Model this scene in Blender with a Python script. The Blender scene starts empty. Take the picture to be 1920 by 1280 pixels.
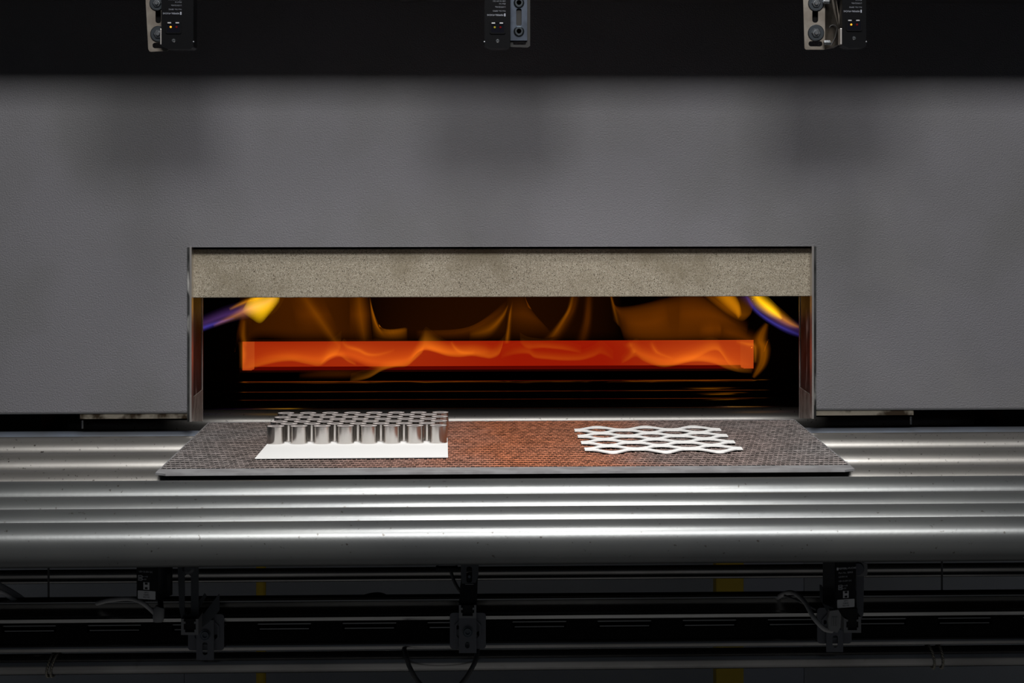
import bpy, bmesh, math, random
from mathutils import Vector, Matrix
from mathutils.geometry import tessellate_polygon
random.seed(7)
S = bpy.context.scene
COL = S.collection

# ------------------------------------------------------------------ camera
F, ZC, PPU, PPV = 4300.0, 1.44, 1090.0, 307.0
PSI = math.atan(0.043)
cam = bpy.data.cameras.new('camera')
cam.sensor_width = 36.0
cam.lens = F / 1920 * 36
cam.shift_x = -(PPU - 960) / 1920
cam.shift_y = -(640 - PPV) / 1920
cam.clip_start = 0.05
co = bpy.data.objects.new('camera', cam)
COL.objects.link(co)
co.location = (0, 0, ZC)
co.rotation_euler = (math.pi / 2, 0, -PSI)
S.camera = co

# ------------------------------------------------------------------ world, lamps, exposure
S.view_settings.view_transform = 'Standard'
S.view_settings.look = 'None'
S.view_settings.exposure = 0.0
S.view_settings.gamma = 1.0
S.view_settings.use_curve_mapping = False
w = bpy.data.worlds.new('world')
S.world = w
w.use_nodes = True
bg = w.node_tree.nodes['Background']
bg.inputs[0].default_value = (0.70, 0.82, 1.0, 1)
bg.inputs[1].default_value = 0.028


def area(name, loc, target, sx, sy, power, color=(1, 1, 1), spread=180):
    l = bpy.data.lights.new(name, 'AREA')
    l.shape = 'RECTANGLE'
    l.size, l.size_y = sx, sy
    l.energy = power
    l.color = color
    l.spread = math.radians(spread)
    o = bpy.data.objects.new(name, l)
    COL.objects.link(o)
    o.location = loc
    d = Vector(target) - Vector(loc)
    o.rotation_euler = d.to_track_quat('-Z', 'Y').to_euler()
    return o


area('studio_softbox', (0.15, 0.95, 3.32), (0.05, 3.7, 1.25), 2.0, 0.58, 118, (1.0, 0.99, 0.975))
area('table_fill_light', (0.1, 2.2, 3.3), (0.06, 3.25, 1.0), 0.7, 0.5, 4.2, (1.0, 0.985, 0.96), 44)  # added narrow overhead lamp, brightens the middle of the table


# ------------------------------------------------------------------ materials
def mat(name, color=(0.5, 0.5, 0.5), rough=0.5, metal=0.0, spec=0.5, var=None, bump=None, coat=0.0):
    """var=(color2, scale, lo, hi[, stretch]) mottled colour; bump=(scale, strength, distance[, stretch])"""
    m = bpy.data.materials.new(name)
    m.use_nodes = True
    nt = m.node_tree
    b = nt.nodes['Principled BSDF']
    b.inputs['Base Color'].default_value = (*color, 1)
    b.inputs['Roughness'].default_value = rough
    b.inputs['Metallic'].default_value = metal
    b.inputs['Specular IOR Level'].default_value = spec
    b.inputs['Coat Weight'].default_value = coat
    tc = nt.nodes.new('ShaderNodeNewGeometry')

    def noise(scale, stretch=None, detail=4):
        n = nt.nodes.new('ShaderNodeTexNoise')
        n.inputs['Scale'].default_value = scale
        n.inputs['Detail'].default_value = detail
        src = tc.outputs['Position']
        if stretch:
            mp = nt.nodes.new('ShaderNodeMapping')
            mp.inputs['Scale'].default_value = stretch
            nt.links.new(src, mp.inputs[0])
            src = mp.outputs[0]
        nt.links.new(src, n.inputs['Vector'])
        return n
    last = None
    for v in (var if isinstance(var, list) else ([var] if var else [])):
        c2, sc, lo, hi = v[:4]
        n = noise(sc, v[4] if len(v) > 4 else None)
        r = nt.nodes.new('ShaderNodeMapRange')
        r.inputs[1].default_value, r.inputs[2].default_value = lo, hi
        nt.links.new(n.outputs['Fac'], r.inputs[0])
        mx = nt.nodes.new('ShaderNodeMix')
        mx.data_type = 'RGBA'
        nt.links.new(r.outputs[0], mx.inputs[0])
        if last is None:
            mx.inputs[6].default_value = (*color, 1)
        else:
            nt.links.new(last, mx.inputs[6])
        mx.inputs[7].default_value = (*c2, 1)
        last = mx.outputs[2]
    if last is not None:
        nt.links.new(last, b.inputs['Base Color'])
    if bump:
        n = noise(bump[0], bump[3] if len(bump) > 3 else None)
        bp = nt.nodes.new('ShaderNodeBump')
        bp.inputs['Strength'].default_value = bump[1]
        bp.inputs['Distance'].default_value = bump[2]
        nt.links.new(n.outputs['Fac'], bp.inputs['Height'])
        nt.links.new(bp.outputs[0], b.inputs['Normal'])
    return m


def glow(name, color, strength, var=None):
    m = bpy.data.materials.new(name)
    m.use_nodes = True
    nt = m.node_tree
    nt.nodes.remove(nt.nodes['Principled BSDF'])
    e = nt.nodes.new('ShaderNodeEmission')
    e.inputs[0].default_value = (*color, 1)
    e.inputs[1].default_value = strength
    nt.links.new(e.outputs[0], nt.nodes['Material Output'].inputs['Surface'])
    if var:
        c2, sc, lo, hi, stretch = var
        tc = nt.nodes.new('ShaderNodeTexCoord')
        mp = nt.nodes.new('ShaderNodeMapping')
        mp.inputs['Scale'].default_value = stretch
        n = nt.nodes.new('ShaderNodeTexNoise')
        n.inputs['Scale'].default_value = sc
        n.inputs['Detail'].default_value = 1.0
        r = nt.nodes.new('ShaderNodeMapRange')
        r.inputs[1].default_value, r.inputs[2].default_value = lo, hi
        mx = nt.nodes.new('ShaderNodeMix')
        mx.data_type = 'RGBA'
        mx.inputs[6].default_value = (*color, 1)
        mx.inputs[7].default_value = (*c2, 1)
        nt.links.new(tc.outputs['Object'], mp.inputs[0])
        nt.links.new(mp.outputs[0], n.inputs['Vector'])
        nt.links.new(n.outputs['Fac'], r.inputs[0])
        nt.links.new(r.outputs[0], mx.inputs[0])
        nt.links.new(mx.outputs[2], e.inputs[0])
    return m


def fire(name, color, density):
    m = bpy.data.materials.new(name)
    m.use_nodes = True
    nt = m.node_tree
    nt.nodes.remove(nt.nodes['Principled BSDF'])
    e = nt.nodes.new('ShaderNodeEmission')
    e.inputs[0].default_value = (*color, 1)
    e.inputs[1].default_value = density
    nt.links.new(e.outputs[0], nt.nodes['Material Output'].inputs['Volume'])
    return m


M = {}
M['panel'] = mat('grey_wrinkle_paint', (0.124, 0.121, 0.132), 0.62, 0, 0.3,
                 var=[((0.108, 0.106, 0.111), 4.0, 0.42, 0.62), ((0.144, 0.141, 0.142), 2.3, 0.55, 0.75)],
                 bump=(430, 0.7, 0.0018))
M['hem'] = mat('grey_paint_hem', (0.16, 0.16, 0.165), 0.45, 0, 0.5)
M['board'] = mat('speckled_ceramic_board', (0.225, 0.195, 0.148), 0.95, 0, 0.1,
                 var=[((0.345, 0.312, 0.25), 700, 0.48, 0.62), ((0.05, 0.04, 0.028), 640, 0.57, 0.66),
                      ((0.15, 0.125, 0.085), 9, 0.52, 0.75)],
                 bump=(300, 0.5, 0.002))
M['liner'] = mat('smeared_stainless_sheet', (0.07, 0.070, 0.070), 0.5, 1.0, 0.5,
                 var=[((0.03, 0.03, 0.03), 24, 0.45, 0.60), ((0.55, 0.54, 0.52), 45, 0.60, 0.72, (1, 1, 0.3))],
                 bump=(25, 0.15, 0.002))
M['flange'] = mat('brushed_steel_edge', (0.62, 0.58, 0.55), 0.35, 1.0)
M['liner_reflection'] = mat('liner_reflection_steel', (0.34, 0.315, 0.285), 0.45, 0.55, 0.5, var=[((0.18, 0.16, 0.14), 40, 0.48, 0.64)])  # lighter liner steel, a reflection put into the colour
M['soot'] = mat('sooted_refractory', (0.012, 0.010, 0.009), 0.9, 0, 0.1, bump=(60, 0.4, 0.003))
M['sill'] = mat('stained_steel', (0.30, 0.27, 0.22), 0.5, 1.0, 0.5,
                var=[((0.05, 0.036, 0.024), 30, 0.46, 0.60)], bump=(90, 0.2, 0.001))
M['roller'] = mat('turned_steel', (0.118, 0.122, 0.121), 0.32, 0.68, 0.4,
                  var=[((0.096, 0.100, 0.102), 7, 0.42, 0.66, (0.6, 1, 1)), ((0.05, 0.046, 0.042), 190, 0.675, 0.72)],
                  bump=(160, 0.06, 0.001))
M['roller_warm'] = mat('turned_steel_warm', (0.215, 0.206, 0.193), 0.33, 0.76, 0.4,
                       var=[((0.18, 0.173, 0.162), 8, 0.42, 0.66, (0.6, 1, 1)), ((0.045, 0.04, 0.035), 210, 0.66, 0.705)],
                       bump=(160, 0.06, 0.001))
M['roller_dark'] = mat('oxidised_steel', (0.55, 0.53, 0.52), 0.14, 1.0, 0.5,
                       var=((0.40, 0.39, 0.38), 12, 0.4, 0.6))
M['roller_blue'] = mat('blue_reflection_steel', (0.30, 0.34, 0.42), 0.40, 0.8, 0.5, var=((0.26, 0.28, 0.32), 12, 0.4, 0.6))  # bluish reflection put into the steel colour
M['plate_rim'] = mat('oxidised_plate_rim', (0.26, 0.258, 0.265), 0.55, 0.3, 0.4,
                     var=((0.20, 0.195, 0.20), 30, 0.4, 0.6))
M['white'] = mat('white_ceramic_paper', (0.67, 0.665, 0.655), 0.8, 0, 0.2)
M['whitelat'] = mat('white_coating', (0.76, 0.75, 0.735), 0.7, 0, 0.3)
M['sleeve'] = mat('polished_sleeve_steel', (0.60, 0.57, 0.545), 0.17, 1.0, 0.5)
M['sleeve_rim'] = mat('ground_steel_rim', (0.42, 0.375, 0.36), 0.7, 0.0, 0.5)
M['bore'] = mat('dull_bore', (0.10, 0.092, 0.088), 0.6, 0.0, 0.3)
M['black'] = mat('black_plastic', (0.003, 0.003, 0.0035), 0.25, 0, 0.25)
M['blackm'] = mat('matt_black_plastic', (0.006, 0.006, 0.007), 0.5, 0, 0.25)
M['window'] = mat('dark_lens', (0.004, 0.004, 0.006), 0.05, 0, 0.8)
M['print'] = mat('pale_print', (0.22, 0.23, 0.27), 0.6)
M['printdim'] = mat('grey_print', (0.10, 0.105, 0.125), 0.6)
M['sticker'] = mat('grey_sticker', (0.62, 0.62, 0.63), 0.6)
M['inkdark'] = mat('dark_ink', (0.05, 0.05, 0.05), 0.7)
M['bracket'] = mat('brushed_bracket_steel', (0.25, 0.225, 0.195), 0.40, 1.0, 0.5,
                   var=((0.19, 0.165, 0.14), 40, 0.42, 0.6))
M['blued'] = mat('blued_bracket_steel', (0.050, 0.060, 0.080), 0.45, 0.8, 0.5, var=((0.035, 0.042, 0.056), 60, 0.4, 0.6))
M['clip'] = mat('pale_clip', (0.30, 0.30, 0.31), 0.6, 0.2)
M['bolt'] = mat('zinc_bolt', (0.42, 0.44, 0.46), 0.25, 1.0)
M['washer'] = mat('zinc_washer', (0.13, 0.145, 0.16), 0.28, 1.0)
M['steeldark'] = mat('dark_bracket_steel', (0.012, 0.0115, 0.0115), 0.5, 0.0, 0.25)
M['hole'] = mat('dark_recess', (0.004, 0.004, 0.004), 0.8, 0, 0.1)
M['amber'] = glow('amber_indicator', (1.0, 0.40, 0.03), 1.6)
M['redled'] = glow('red_indicator', (0.5, 0.02, 0.02), 0.25)
M['yellowled'] = glow('yellow_indicator', (0.6, 0.5, 0.05), 0.5)
M['alu'] = mat('dull_aluminium', (0.34, 0.34, 0.335), 0.26, 1.0, 0.5, var=((0.27, 0.27, 0.265), 25, 0.4, 0.6, (0.2, 1, 1)))
M['pipe'] = mat('galvanised_pipe', (0.28, 0.275, 0.27), 0.20, 0.85, 0.5,
                var=[((0.20, 0.195, 0.19), 14, 0.42, 0.6, (0.4, 1, 1)), ((0.2, 0.19, 0.18), 70, 0.66, 0.74)])
M['mount'] = mat('cast_mount_grey', (0.13, 0.134, 0.15), 0.5, 0.6, 0.5)
M['armdark'] = mat('dark_bracket_paint', (0.055, 0.06, 0.068), 0.5, 0.2, 0.5)
M['cable'] = mat('grey_cable', (0.34, 0.335, 0.335), 0.6)
M['cabledark'] = mat('black_cable', (0.03, 0.03, 0.032), 0.55)
M['cable_lifted'] = mat('lifted_grey_cable', (0.72, 0.70, 0.70), 0.6)  # cable grey lightened to make up for the shade at the far left
M['print_low'] = mat('white_print', (0.78, 0.79, 0.82), 0.6)
M['printdim_low'] = mat('light_grey_print', (0.50, 0.51, 0.54), 0.6)
M['plug'] = mat('grey_plug', (0.26, 0.26, 0.26), 0.6)
M['yellow'] = mat('yellow_paint', (0.86, 0.58, 0.03), 0.5)
M['cabinet'] = mat('grey_back_sheet', (0.78, 0.78, 0.79), 0.7, 0, 0.3, var=((0.70, 0.70, 0.71), 3, 0.4, 0.6))
M['cabinet_blue'] = mat('pale_back_sheet', (0.84, 0.84, 0.90), 0.7, 0, 0.3)
M['concrete'] = mat('concrete_floor', (0.15, 0.15, 0.15), 0.8, 0, 0.3, var=((0.12, 0.12, 0.12), 5, 0.4, 0.6))
M['canopy'] = mat('charcoal_beam_paint', (0.03, 0.03, 0.033), 0.7)
M['hot_wall'] = glow('glowing_refractory', (0.30, 0.009, 0.0015), 1.0, ((0.40, 0.036, 0.005), 1.6, 0.40, 0.60, (1, 1, 1)))
M['hot_side'] = glow('glowing_side_refractory', (0.41, 0.048, 0.007), 1.0)
M['hot_floor'] = glow('dull_red_hearth', (0.085, 0.0015, 0.0003), 1.0)
M['rope'] = mat('twisted_wire', (0.25, 0.23, 0.19), 0.5, 0.5)


# rust pattern of the mesh tray: heat oxide in the middle, grey-brown at the ends
def rust_mat():
    m = mat('rusted_expanded_mesh', (0.16, 0.125, 0.115), 0.6, 0.25, 0.4)
    nt = m.node_tree
    b = nt.nodes['Principled BSDF']
    tc = nt.nodes.new('ShaderNodeTexCoord')
    sp = nt.nodes.new('ShaderNodeSeparateXYZ')
    nt.links.new(tc.outputs['Object'], sp.inputs[0])
    n1 = nt.nodes.new('ShaderNodeTexNoise')
    n1.inputs['Scale'].default_value = 6
    n1.inputs['Detail'].default_value = 3
    nt.links.new(tc.outputs['Object'], n1.inputs['Vector'])
    a = nt.nodes.new('ShaderNodeMath')
    a.operation = 'MULTIPLY_ADD'
    nt.links.new(n1.outputs['Fac'], a.inputs[0])
    a.inputs[1].default_value = 0.25
    nt.links.new(sp.outputs[0], a.inputs[2])
    cr = nt.nodes.new('ShaderNodeValToRGB')
    e = cr.color_ramp.elements
    stops = [(0.0, 0.135, 0.125, 0.123), (0.22, 0.13, 0.10, 0.09), (0.36, 0.20, 0.112, 0.088), (0.50, 0.27, 0.09, 0.042),
             (0.62, 0.26, 0.10, 0.056), (0.74, 0.165, 0.118, 0.105), (1.0, 0.15, 0.138, 0.135)]
    e[0].position, e[0].color = stops[0][0], (*stops[0][1:], 1)
    e[1].position, e[1].color = stops[-1][0], (*stops[-1][1:], 1)
    for s in stops[1:-1]:
        k = e.new(s[0])
        k.color = (*s[1:], 1)
    mr = nt.nodes.new('ShaderNodeMapRange')
    mr.inputs[1].default_value, mr.inputs[2].default_value = -0.42, 0.66
    nt.links.new(a.outputs[0], mr.inputs[0])
    nt.links.new(mr.outputs[0], cr.inputs[0])
    n2 = nt.nodes.new('ShaderNodeTexNoise')
    n2.inputs['Scale'].default_value = 120
    nt.links.new(tc.outputs['Object'], n2.inputs['Vector'])
    r2 = nt.nodes.new('ShaderNodeMapRange')
    r2.inputs[1].default_value, r2.inputs[2].default_value = 0.35, 0.65
    r2.inputs[3].default_value, r2.inputs[4].default_value = 0.9, 2.3
    nt.links.new(n2.outputs['Fac'], r2.inputs[0])
    mx = nt.nodes.new('ShaderNodeVectorMath')
    mx.operation = 'SCALE'
    nt.links.new(cr.outputs[0], mx.inputs[0])
    nt.links.new(r2.outputs[0], mx.inputs['Scale'])
    nt.links.new(mx.outputs[0], b.inputs['Base Color'])
    return m


M['rust'] = rust_mat()


# ------------------------------------------------------------------ helpers
def P(u, v, Y):
    """world point in the plane Y that the photograph shows at (u, v)"""
    a, b = (u - PPU) / F, -(v - PPV) / F
    dx, dy = math.sin(PSI) + a * math.cos(PSI), math.cos(PSI) - a * math.sin(PSI)
    t = Y / dy
    return Vector((t * dx, Y, ZC + t * b))


def PZ(u, v, Z):
    a, b = (u - PPU) / F, -(v - PPV) / F
    dx, dy = math.sin(PSI) + a * math.cos(PSI), math.cos(PSI) - a * math.sin(PSI)
    t = (Z - ZC) / b
    return Vector((t * dx, t * dy, Z))


def zat(v, Y):
    return ZC - (v - PPV) / F * Y


class MB:
    def __init__(s):
        s.v, s.f, s.smooth = [], [], []

    def add(s, vs, fs, smooth=False):
        o = len(s.v)
        s.v += [Vector(x) for x in vs]
        for f in fs:
            s.f.append(tuple(i + o for i in f))
            s.smooth.append(smooth)
        return s

    def box(s, x0, x1, y0, y1, z0, z1, mtx=None, bevel=0.0):
        if bevel > 0:
            bm = bmesh.new()
            bmesh.ops.create_cube(bm, size=1)
            for q in bm.verts:
                q.co = Vector(((x0 + x1) / 2 + q.co.x * (x1 - x0), (y0 + y1) / 2 + q.co.y * (y1 - y0), (z0 + z1) / 2 + q.co.z * (z1 - z0)))
            bmesh.ops.bevel(bm, geom=bm.edges[:], offset=bevel, segments=2, affect='EDGES', profile=0.5)
            bm.verts.index_update()
            vs = [q.co.copy() for q in bm.verts]
            fs = [[q.index for q in f.verts] for f in bm.faces]
            bm.free()
        else:
            vs = [Vector(p) for p in [(x0, y0, z0), (x1, y0, z0), (x1, y1, z0), (x0, y1, z0), (x0, y0, z1), (x1, y0, z1), (x1, y1, z1), (x0, y1, z1)]]
            fs = [(0, 3, 2, 1), (4, 5, 6, 7), (0, 1, 5, 4), (1, 2, 6, 5), (2, 3, 7, 6), (3, 0, 4, 7)]
        if mtx:
            vs = [mtx @ q for q in vs]
        return s.add(vs, fs)

    def tube(s, pts, r, n=12, caps=True, radii=None):
        pts = [Vector(p) for p in pts]
        rings = []
        t0 = (pts[1] - pts[0]).normalized()
        up = Vector((0, 0, 1)) if abs(t0.z) < 0.9 else Vector((0, 1, 0))
        nrm = (up - t0 * up.dot(t0)).normalized()
        for i, p in enumerate(pts):
            t = (pts[min(i + 1, len(pts) - 1)] - pts[max(i - 1, 0)]).normalized()
            nrm = (nrm - t * nrm.dot(t)).normalized()
            bi = t.cross(nrm)
            rr = radii[i] if radii else r
            rings.append([p + (nrm * math.cos(2 * math.pi * k / n) + bi * math.sin(2 * math.pi * k / n)) * rr for k in range(n)])
        vs = [q for g in rings for q in g]
        fs = []
        for i in range(len(rings) - 1):
            for k in range(n):
                fs.append((i * n + k, i * n + (k + 1) % n, (i + 1) * n + (k + 1) % n, (i + 1) * n + k))
        s.add(vs, fs, True)
        if caps:
            m = len(vs)
            s.add(rings[0], [tuple(range(n))[::-1]])
            s.add(rings[-1], [tuple(range(n))])
        return s

    def lathe(s, prof, centre, axis='Y', n=32, smooth=True, closed=False):
        """prof: list of (radius, along axis); axis X, Y or Z"""
        c = Vector(centre)
        vs = []
        for (r, h) in prof:
            for k in range(n):
                a = 2 * math.pi * k / n
                if axis == 'Z':
                    q = Vector((r * math.cos(a), r * math.sin(a), h))
                elif axis == 'Y':
                    q = Vector((r * math.cos(a), h, r * math.sin(a)))
                else:
                    q = Vector((h, r * math.cos(a), r * math.sin(a)))
                vs.append(c + q)
        fs = []
        m = len(prof)
        for i in range(m if closed else m - 1):
            j = (i + 1) % m
            for k in range(n):
                fs.append((i * n + k, i * n + (k + 1) % n, j * n + (k + 1) % n, j * n + k))
        if not closed:
            if prof[0][0] > 1e-6:
                fs.append(tuple(range(n))[::-1])
            if prof[-1][0] > 1e-6:
                fs.append(tuple((m - 1) * n + k for k in range(n)))
        return s.add(vs, fs, smooth)

    def sheet(s, outline, holes, fn, th):
        """flat plate with holes: 2D loops mapped by fn(a, b, depth); th thickness"""
        loops = [outline] + list(holes)
        flat = [q for l in loops for q in l]
        tris = tessellate_polygon([[Vector((q[0], q[1], 0)) for q in l] for l in loops])
        n = len(flat)
        vs = [fn(q[0], q[1], 0) for q in flat] + [fn(q[0], q[1], th) for q in flat]
        fs = [tuple(t) for t in tris] + [tuple(i + n for i in reversed(t)) for t in tris]
        o = 0
        for l in loops:
            m = len(l)
            for i in range(m):
                fs.append((o + i, o + (i + 1) % m, n + o + (i + 1) % m, n + o + i))
            o += m
        return s.add(vs, fs)


def smooth_by_angle(me):
    pass


def obj(name, mb, material, parent=None, merge=0.0, origin=None, closed=False):
    me = bpy.data.meshes.new(name)
    o = bpy.data.objects.new(name, me)
    off = Vector((0, 0, 0))
    if parent is not None:
        q = parent
        while q is not None:
            off += q.location
            q = q.parent
        o.parent = parent
    elif origin is not None:
        off = Vector(origin)
        o.location = off
    me.from_pydata([tuple(p - off) for p in mb.v], [], mb.f)
    bm = bmesh.new()
    bm.from_mesh(me)
    for f, sm in zip(bm.faces, mb.smooth):
        f.smooth = sm
    if merge > 0:
        bmesh.ops.remove_doubles(bm, verts=bm.verts, dist=merge)
    bmesh.ops.recalc_face_normals(bm, faces=bm.faces)
    if closed and bm.calc_volume(signed=True) < 0:
        bmesh.ops.reverse_faces(bm, faces=bm.faces)
    for e in bm.edges:
        if len(e.link_faces) == 2 and e.calc_face_angle(0) > 0.6:
            e.smooth = False
    bm.to_mesh(me)
    bm.free()
    me.materials.append(material)
    COL.objects.link(o)
    return o


def tag(o, label=None, cat=None, group=None, kind=None):
    if label: o['label'] = label
    if cat: o['category'] = cat
    if group: o['group'] = group
    if kind: o['kind'] = kind
    return o


def thing(name, loc, label, cat, group=None):
    o = bpy.data.objects.new(name, None)
    o.empty_display_size = 0.05
    COL.objects.link(o)
    o.location = loc
    return tag(o, label, cat, group)


def rrect(x0, y0, x1, y1, r, n=4):
    """rounded rectangle loop"""
    pts = []
    for cx, cy, a0 in ((x1 - r, y1 - r, 0), (x0 + r, y1 - r, 90), (x0 + r, y0 + r, 180), (x1 - r, y0 + r, 270)):
        for k in range(n + 1):
            a = math.radians(a0 + 90 * k / n)
            pts.append((cx + r * math.cos(a), cy + r * math.sin(a)))
    return pts


def circ(cx, cy, r, n=16):
    return [(cx + r * math.cos(2 * math.pi * k / n), cy + r * math.sin(2 * math.pi * k / n)) for k in range(n)]


def at_plane(Y):
    return lambda a, b, d: P(a, b, Y) + Vector((0, d, 0))


def catmull(pts, n=8):
    pts = [Vector(p) for p in pts]
    out = []
    for i in range(len(pts) - 1):
        p0, p1, p2, p3 = pts[max(i - 1, 0)], pts[i], pts[i + 1], pts[min(i + 2, len(pts) - 1)]
        for k in range(n):
            t = k / n
            out.append(0.5 * ((2 * p1) + (p2 - p0) * t + (2 * p0 - 5 * p1 + 4 * p2 - p3) * t * t + (3 * p1 - p0 - 3 * p2 + p3) * t ** 3))
    out.append(pts[-1])
    return out


def text_part(name, body, size, material, parent, centre, mtx, align='LEFT'):
    """lettering as a flat mesh; mtx orients the text plane (x right, y up)"""
    cu = bpy.data.curves.new(name, 'FONT')
    cu.body = body
    cu.size = size
    cu.align_x = align
    cu.align_y = 'CENTER'
    cu.resolution_u = 2
    tmp = bpy.data.objects.new('tmp', cu)
    COL.objects.link(tmp)
    dg = bpy.context.evaluated_depsgraph_get()
    me = bpy.data.meshes.new_from_object(tmp.evaluated_get(dg))
    bpy.data.objects.remove(tmp)
    bpy.data.curves.remove(cu)
    me.name = name
    off = Vector((0, 0, 0))
    q = parent
    while q is not None:
        off += q.location
        q = q.parent
    me.transform(Matrix.Translation(Vector(centre) - off) @ mtx)
    me.materials.clear()
    me.materials.append(material)
    o = bpy.data.objects.new(name, me)
    COL.objects.link(o)
    o.parent = parent
    return o


# ------------------------------------------------------------------ setting: floor, back wall, overhead beam
fl = obj('floor', MB().box(-4, 4, -2, 8.0, -0.1, 0.0), M['concrete'])
tag(fl, kind='structure')
bw = obj('wall_back', MB().box(-4, 4, 6.6, 6.7, 0, 3.2), M['cabinet'])
tag(bw, kind='structure')

YP = 3.77                                    # front plane of the furnace panel
# ------------------------------------------------------------------ furnace housing
fur = thing('furnace', (0.05, 4.6, 0.0), 'large grey furnace with a low wide opening onto fire and red heat', 'furnace')
xl, xr = P(356, 620, YP).x, P(1525.5, 620, YP).x
ztop, zbot = zat(462.5, YP), zat(768.5, YP)
pan = MB().sheet([(-1.15, zbot), (xl, zbot), (xl, ztop), (xr, ztop), (xr, zbot), (1.3, zbot), (1.3, 2.25), (-1.15, 2.25)], [],
                 lambda a, b, d: Vector((a, YP + d, b)), 0.012)
obj('front_panel', pan, M['panel'], fur)
for (a, b) in ((-1.15, xl), (xr, 1.3)):
    h = MB().tube([(a, YP + 0.004, zbot - 0.0002), (b, YP + 0.004, zbot - 0.0002)], 0.0032, 10)
    tag(obj('panel_hem', h, M['hem'], fur), 'pale folded bottom edge')
# liner of the mouth
YL = 3.932
zlin = zat(786.5, YL)
for sgn, x, nm in ((-1, xl, 'l'), (1, xr, 'r')):
    zf = zat(787, YP)                      # the front corner of the liner is cut a little higher
    li = MB().sheet([(YP - 0.002, zf), (YL, zlin), (YL, ztop), (YP - 0.002, ztop)], [], lambda a, b, d: Vector((x + sgn * d, a, b)), 0.004)
    o = obj('side_liner', li, M['liner'], fur)
    fg = MB().box(min(x - sgn * 0.0032, x), max(x - sgn * 0.0032, x), YP - 0.0035, YP + 0.02, zf, ztop)
    obj('liner_flange', fg, M['flange'], o)
    rl = MB().box(x - 0.0012 if sgn < 0 else x - 0.0015, x + 0.0015 if sgn < 0 else x + 0.0012, YL - 0.001, YL + 0.003, zlin, zat(557, YL))
    obj('rear_lip', rl, M['flange'], o)
    # paler plate low on each liner, reflected light put into its colour
    z1 = zat(731, 3.9)
    ft = MB().sheet([(YP, zf), (YL - 0.002, zlin), (YL - 0.002, z1), (YP, z1)], [], lambda a, b, d: Vector((x - sgn * d, a, b)), 0.001)
    obj('reflection_plate', ft, M['liner_reflection'], o)
# lintel of ceramic board
YB = 3.788
zb0, zb1 = zat(556.5, YB), zat(465.6, YB)
bd = MB().box(xl + 0.0005, xr - 0.0005, YB, YB + 0.06, zb0, zb1, bevel=0.0015)
obj('lintel_board', bd, M['board'], fur)
obj('lintel_gap_filler', MB().box(xl + 0.0005, xr - 0.0005, YB + 0.02, YB + 0.06, zb1, ztop + 0.05), M['soot'], fur)
# sill angles seen under the panel on either side of the mouth
for (u0, u1, ve) in ((150, 357, 0), (1527, 1713, 0)):
    a, b = P(u0, 780, 3.774).x, P(u1, 780, 3.774).x
    sl = MB()
    sl.box(a, b, 3.774, 3.778, zat(784, 3.774), zbot + 0.004)
    sl.box(a, b, 3.774, 3.834, zat(784, 3.774), zat(783.5, 3.774) + 0.002)
    so = obj('sill_angle', sl, M['sill'], fur)
    for k in (0.03, 0.97):
        pass
    rod = MB().tube([(a - 0.004 if u0 < 900 else b + 0.004, 3.82, 1.003), (a - 0.004 if u0 < 900 else b + 0.004, 3.82, 1.06)], 0.002, 8)
    obj('stud', rod, M['bolt'], so)
# vestibule: sooted walls round the space behind the mouth
YI = 4.90
wx0, wx1 = -0.75, 0.90
ves = MB()
ves.box(-1.15, wx0 + 0.0, YL + 0.004, YI + 0.9, 0.90, 2.2)
obj('side_wall', ves, M['soot'], fur)
obj('side_wall', MB().box(wx1, 1.3, YL + 0.004, YI + 0.9, 0.90, 2.2), M['soot'], fur)
obj('roof', MB().box(wx0, wx1, YL - 0.06, YI + 0.9, zat(470, YL), 2.2), M['soot'], fur)
obj('light_shield_pan', MB().box(-0.90, 1.03, 2.86, 3.86, 0.941, 0.944), M['soot'], fur)  # added unseen pan, keeps lamp light off the pipes below the rollers
obj('bottom_pan', MB().box(-1.15, 1.3, 3.86, YI + 0.9, 0.86, 0.90), M['soot'], fur)
ox0, ox1 = P(450, 660, YI).x, P(1418, 660, YI).x
oz0, oz1 = zat(696, YI), zat(638.5, YI)
inner = MB().sheet([(wx0, 0.9), (wx1, 0.9), (wx1, 1.4), (wx0, 1.4)], [[(ox0, oz0), (ox0, oz1), (ox1, oz1), (ox1, oz0)]],
                   lambda a, b, d: Vector((a, YI + d, b)), 0.05)
obj('inner_wall', inner, M['soot'], fur)
# glowing chamber
YC = 5.17
obj('hot_back_wall', MB().box(ox0 - 0.05, ox1 + 0.05, YC, YC + 0.05, 0.9, 1.2), M['hot_wall'], fur)
for x0, x1 in ((ox0 - 0.04, ox0 + 0.004), (ox1 - 0.004, ox1 + 0.04)):
    hs = MB().box(x0, x1, YI + 0.06, YC, 0.9, 1.2)
    for k in range(3):
        y = YI + 0.09 + 0.055 * k
        hs.box(x0 - 0.004, x1 + 0.004, y, y + 0.025, 0.9, 1.05 + 0.02 * k)
    obj('hot_side_wall', hs, M['hot_side'], fur)
obj('hot_roof', MB().box(ox0 - 0.04, ox1 + 0.04, YI + 0.06, YC, 1.2, 1.24), M['hot_side'], fur)
obj('hearth', MB().box(ox0, ox1, YI + 0.05, YC, 0.90, zat(685.5, YC)), M['hot_floor'], fur)
obj('sill_block', MB().box(ox0, ox1, YI - 0.0, YI + 0.05, 0.90, oz0 - 0.0005), M['soot'], fur)

# overhead beam: carries the sensors above the picture and shades the top of the panel
beam = MB().box(-1.6, 1.75, 3.53, 3.76, 1.705, 1.95, bevel=0.004)
bo = obj('overhead_beam', beam, M['canopy'], origin=(0.05, 3.65, 1.705))
tag(bo, 'charcoal overhead beam above the picture that carries the hanging sensors', 'beam')

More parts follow.
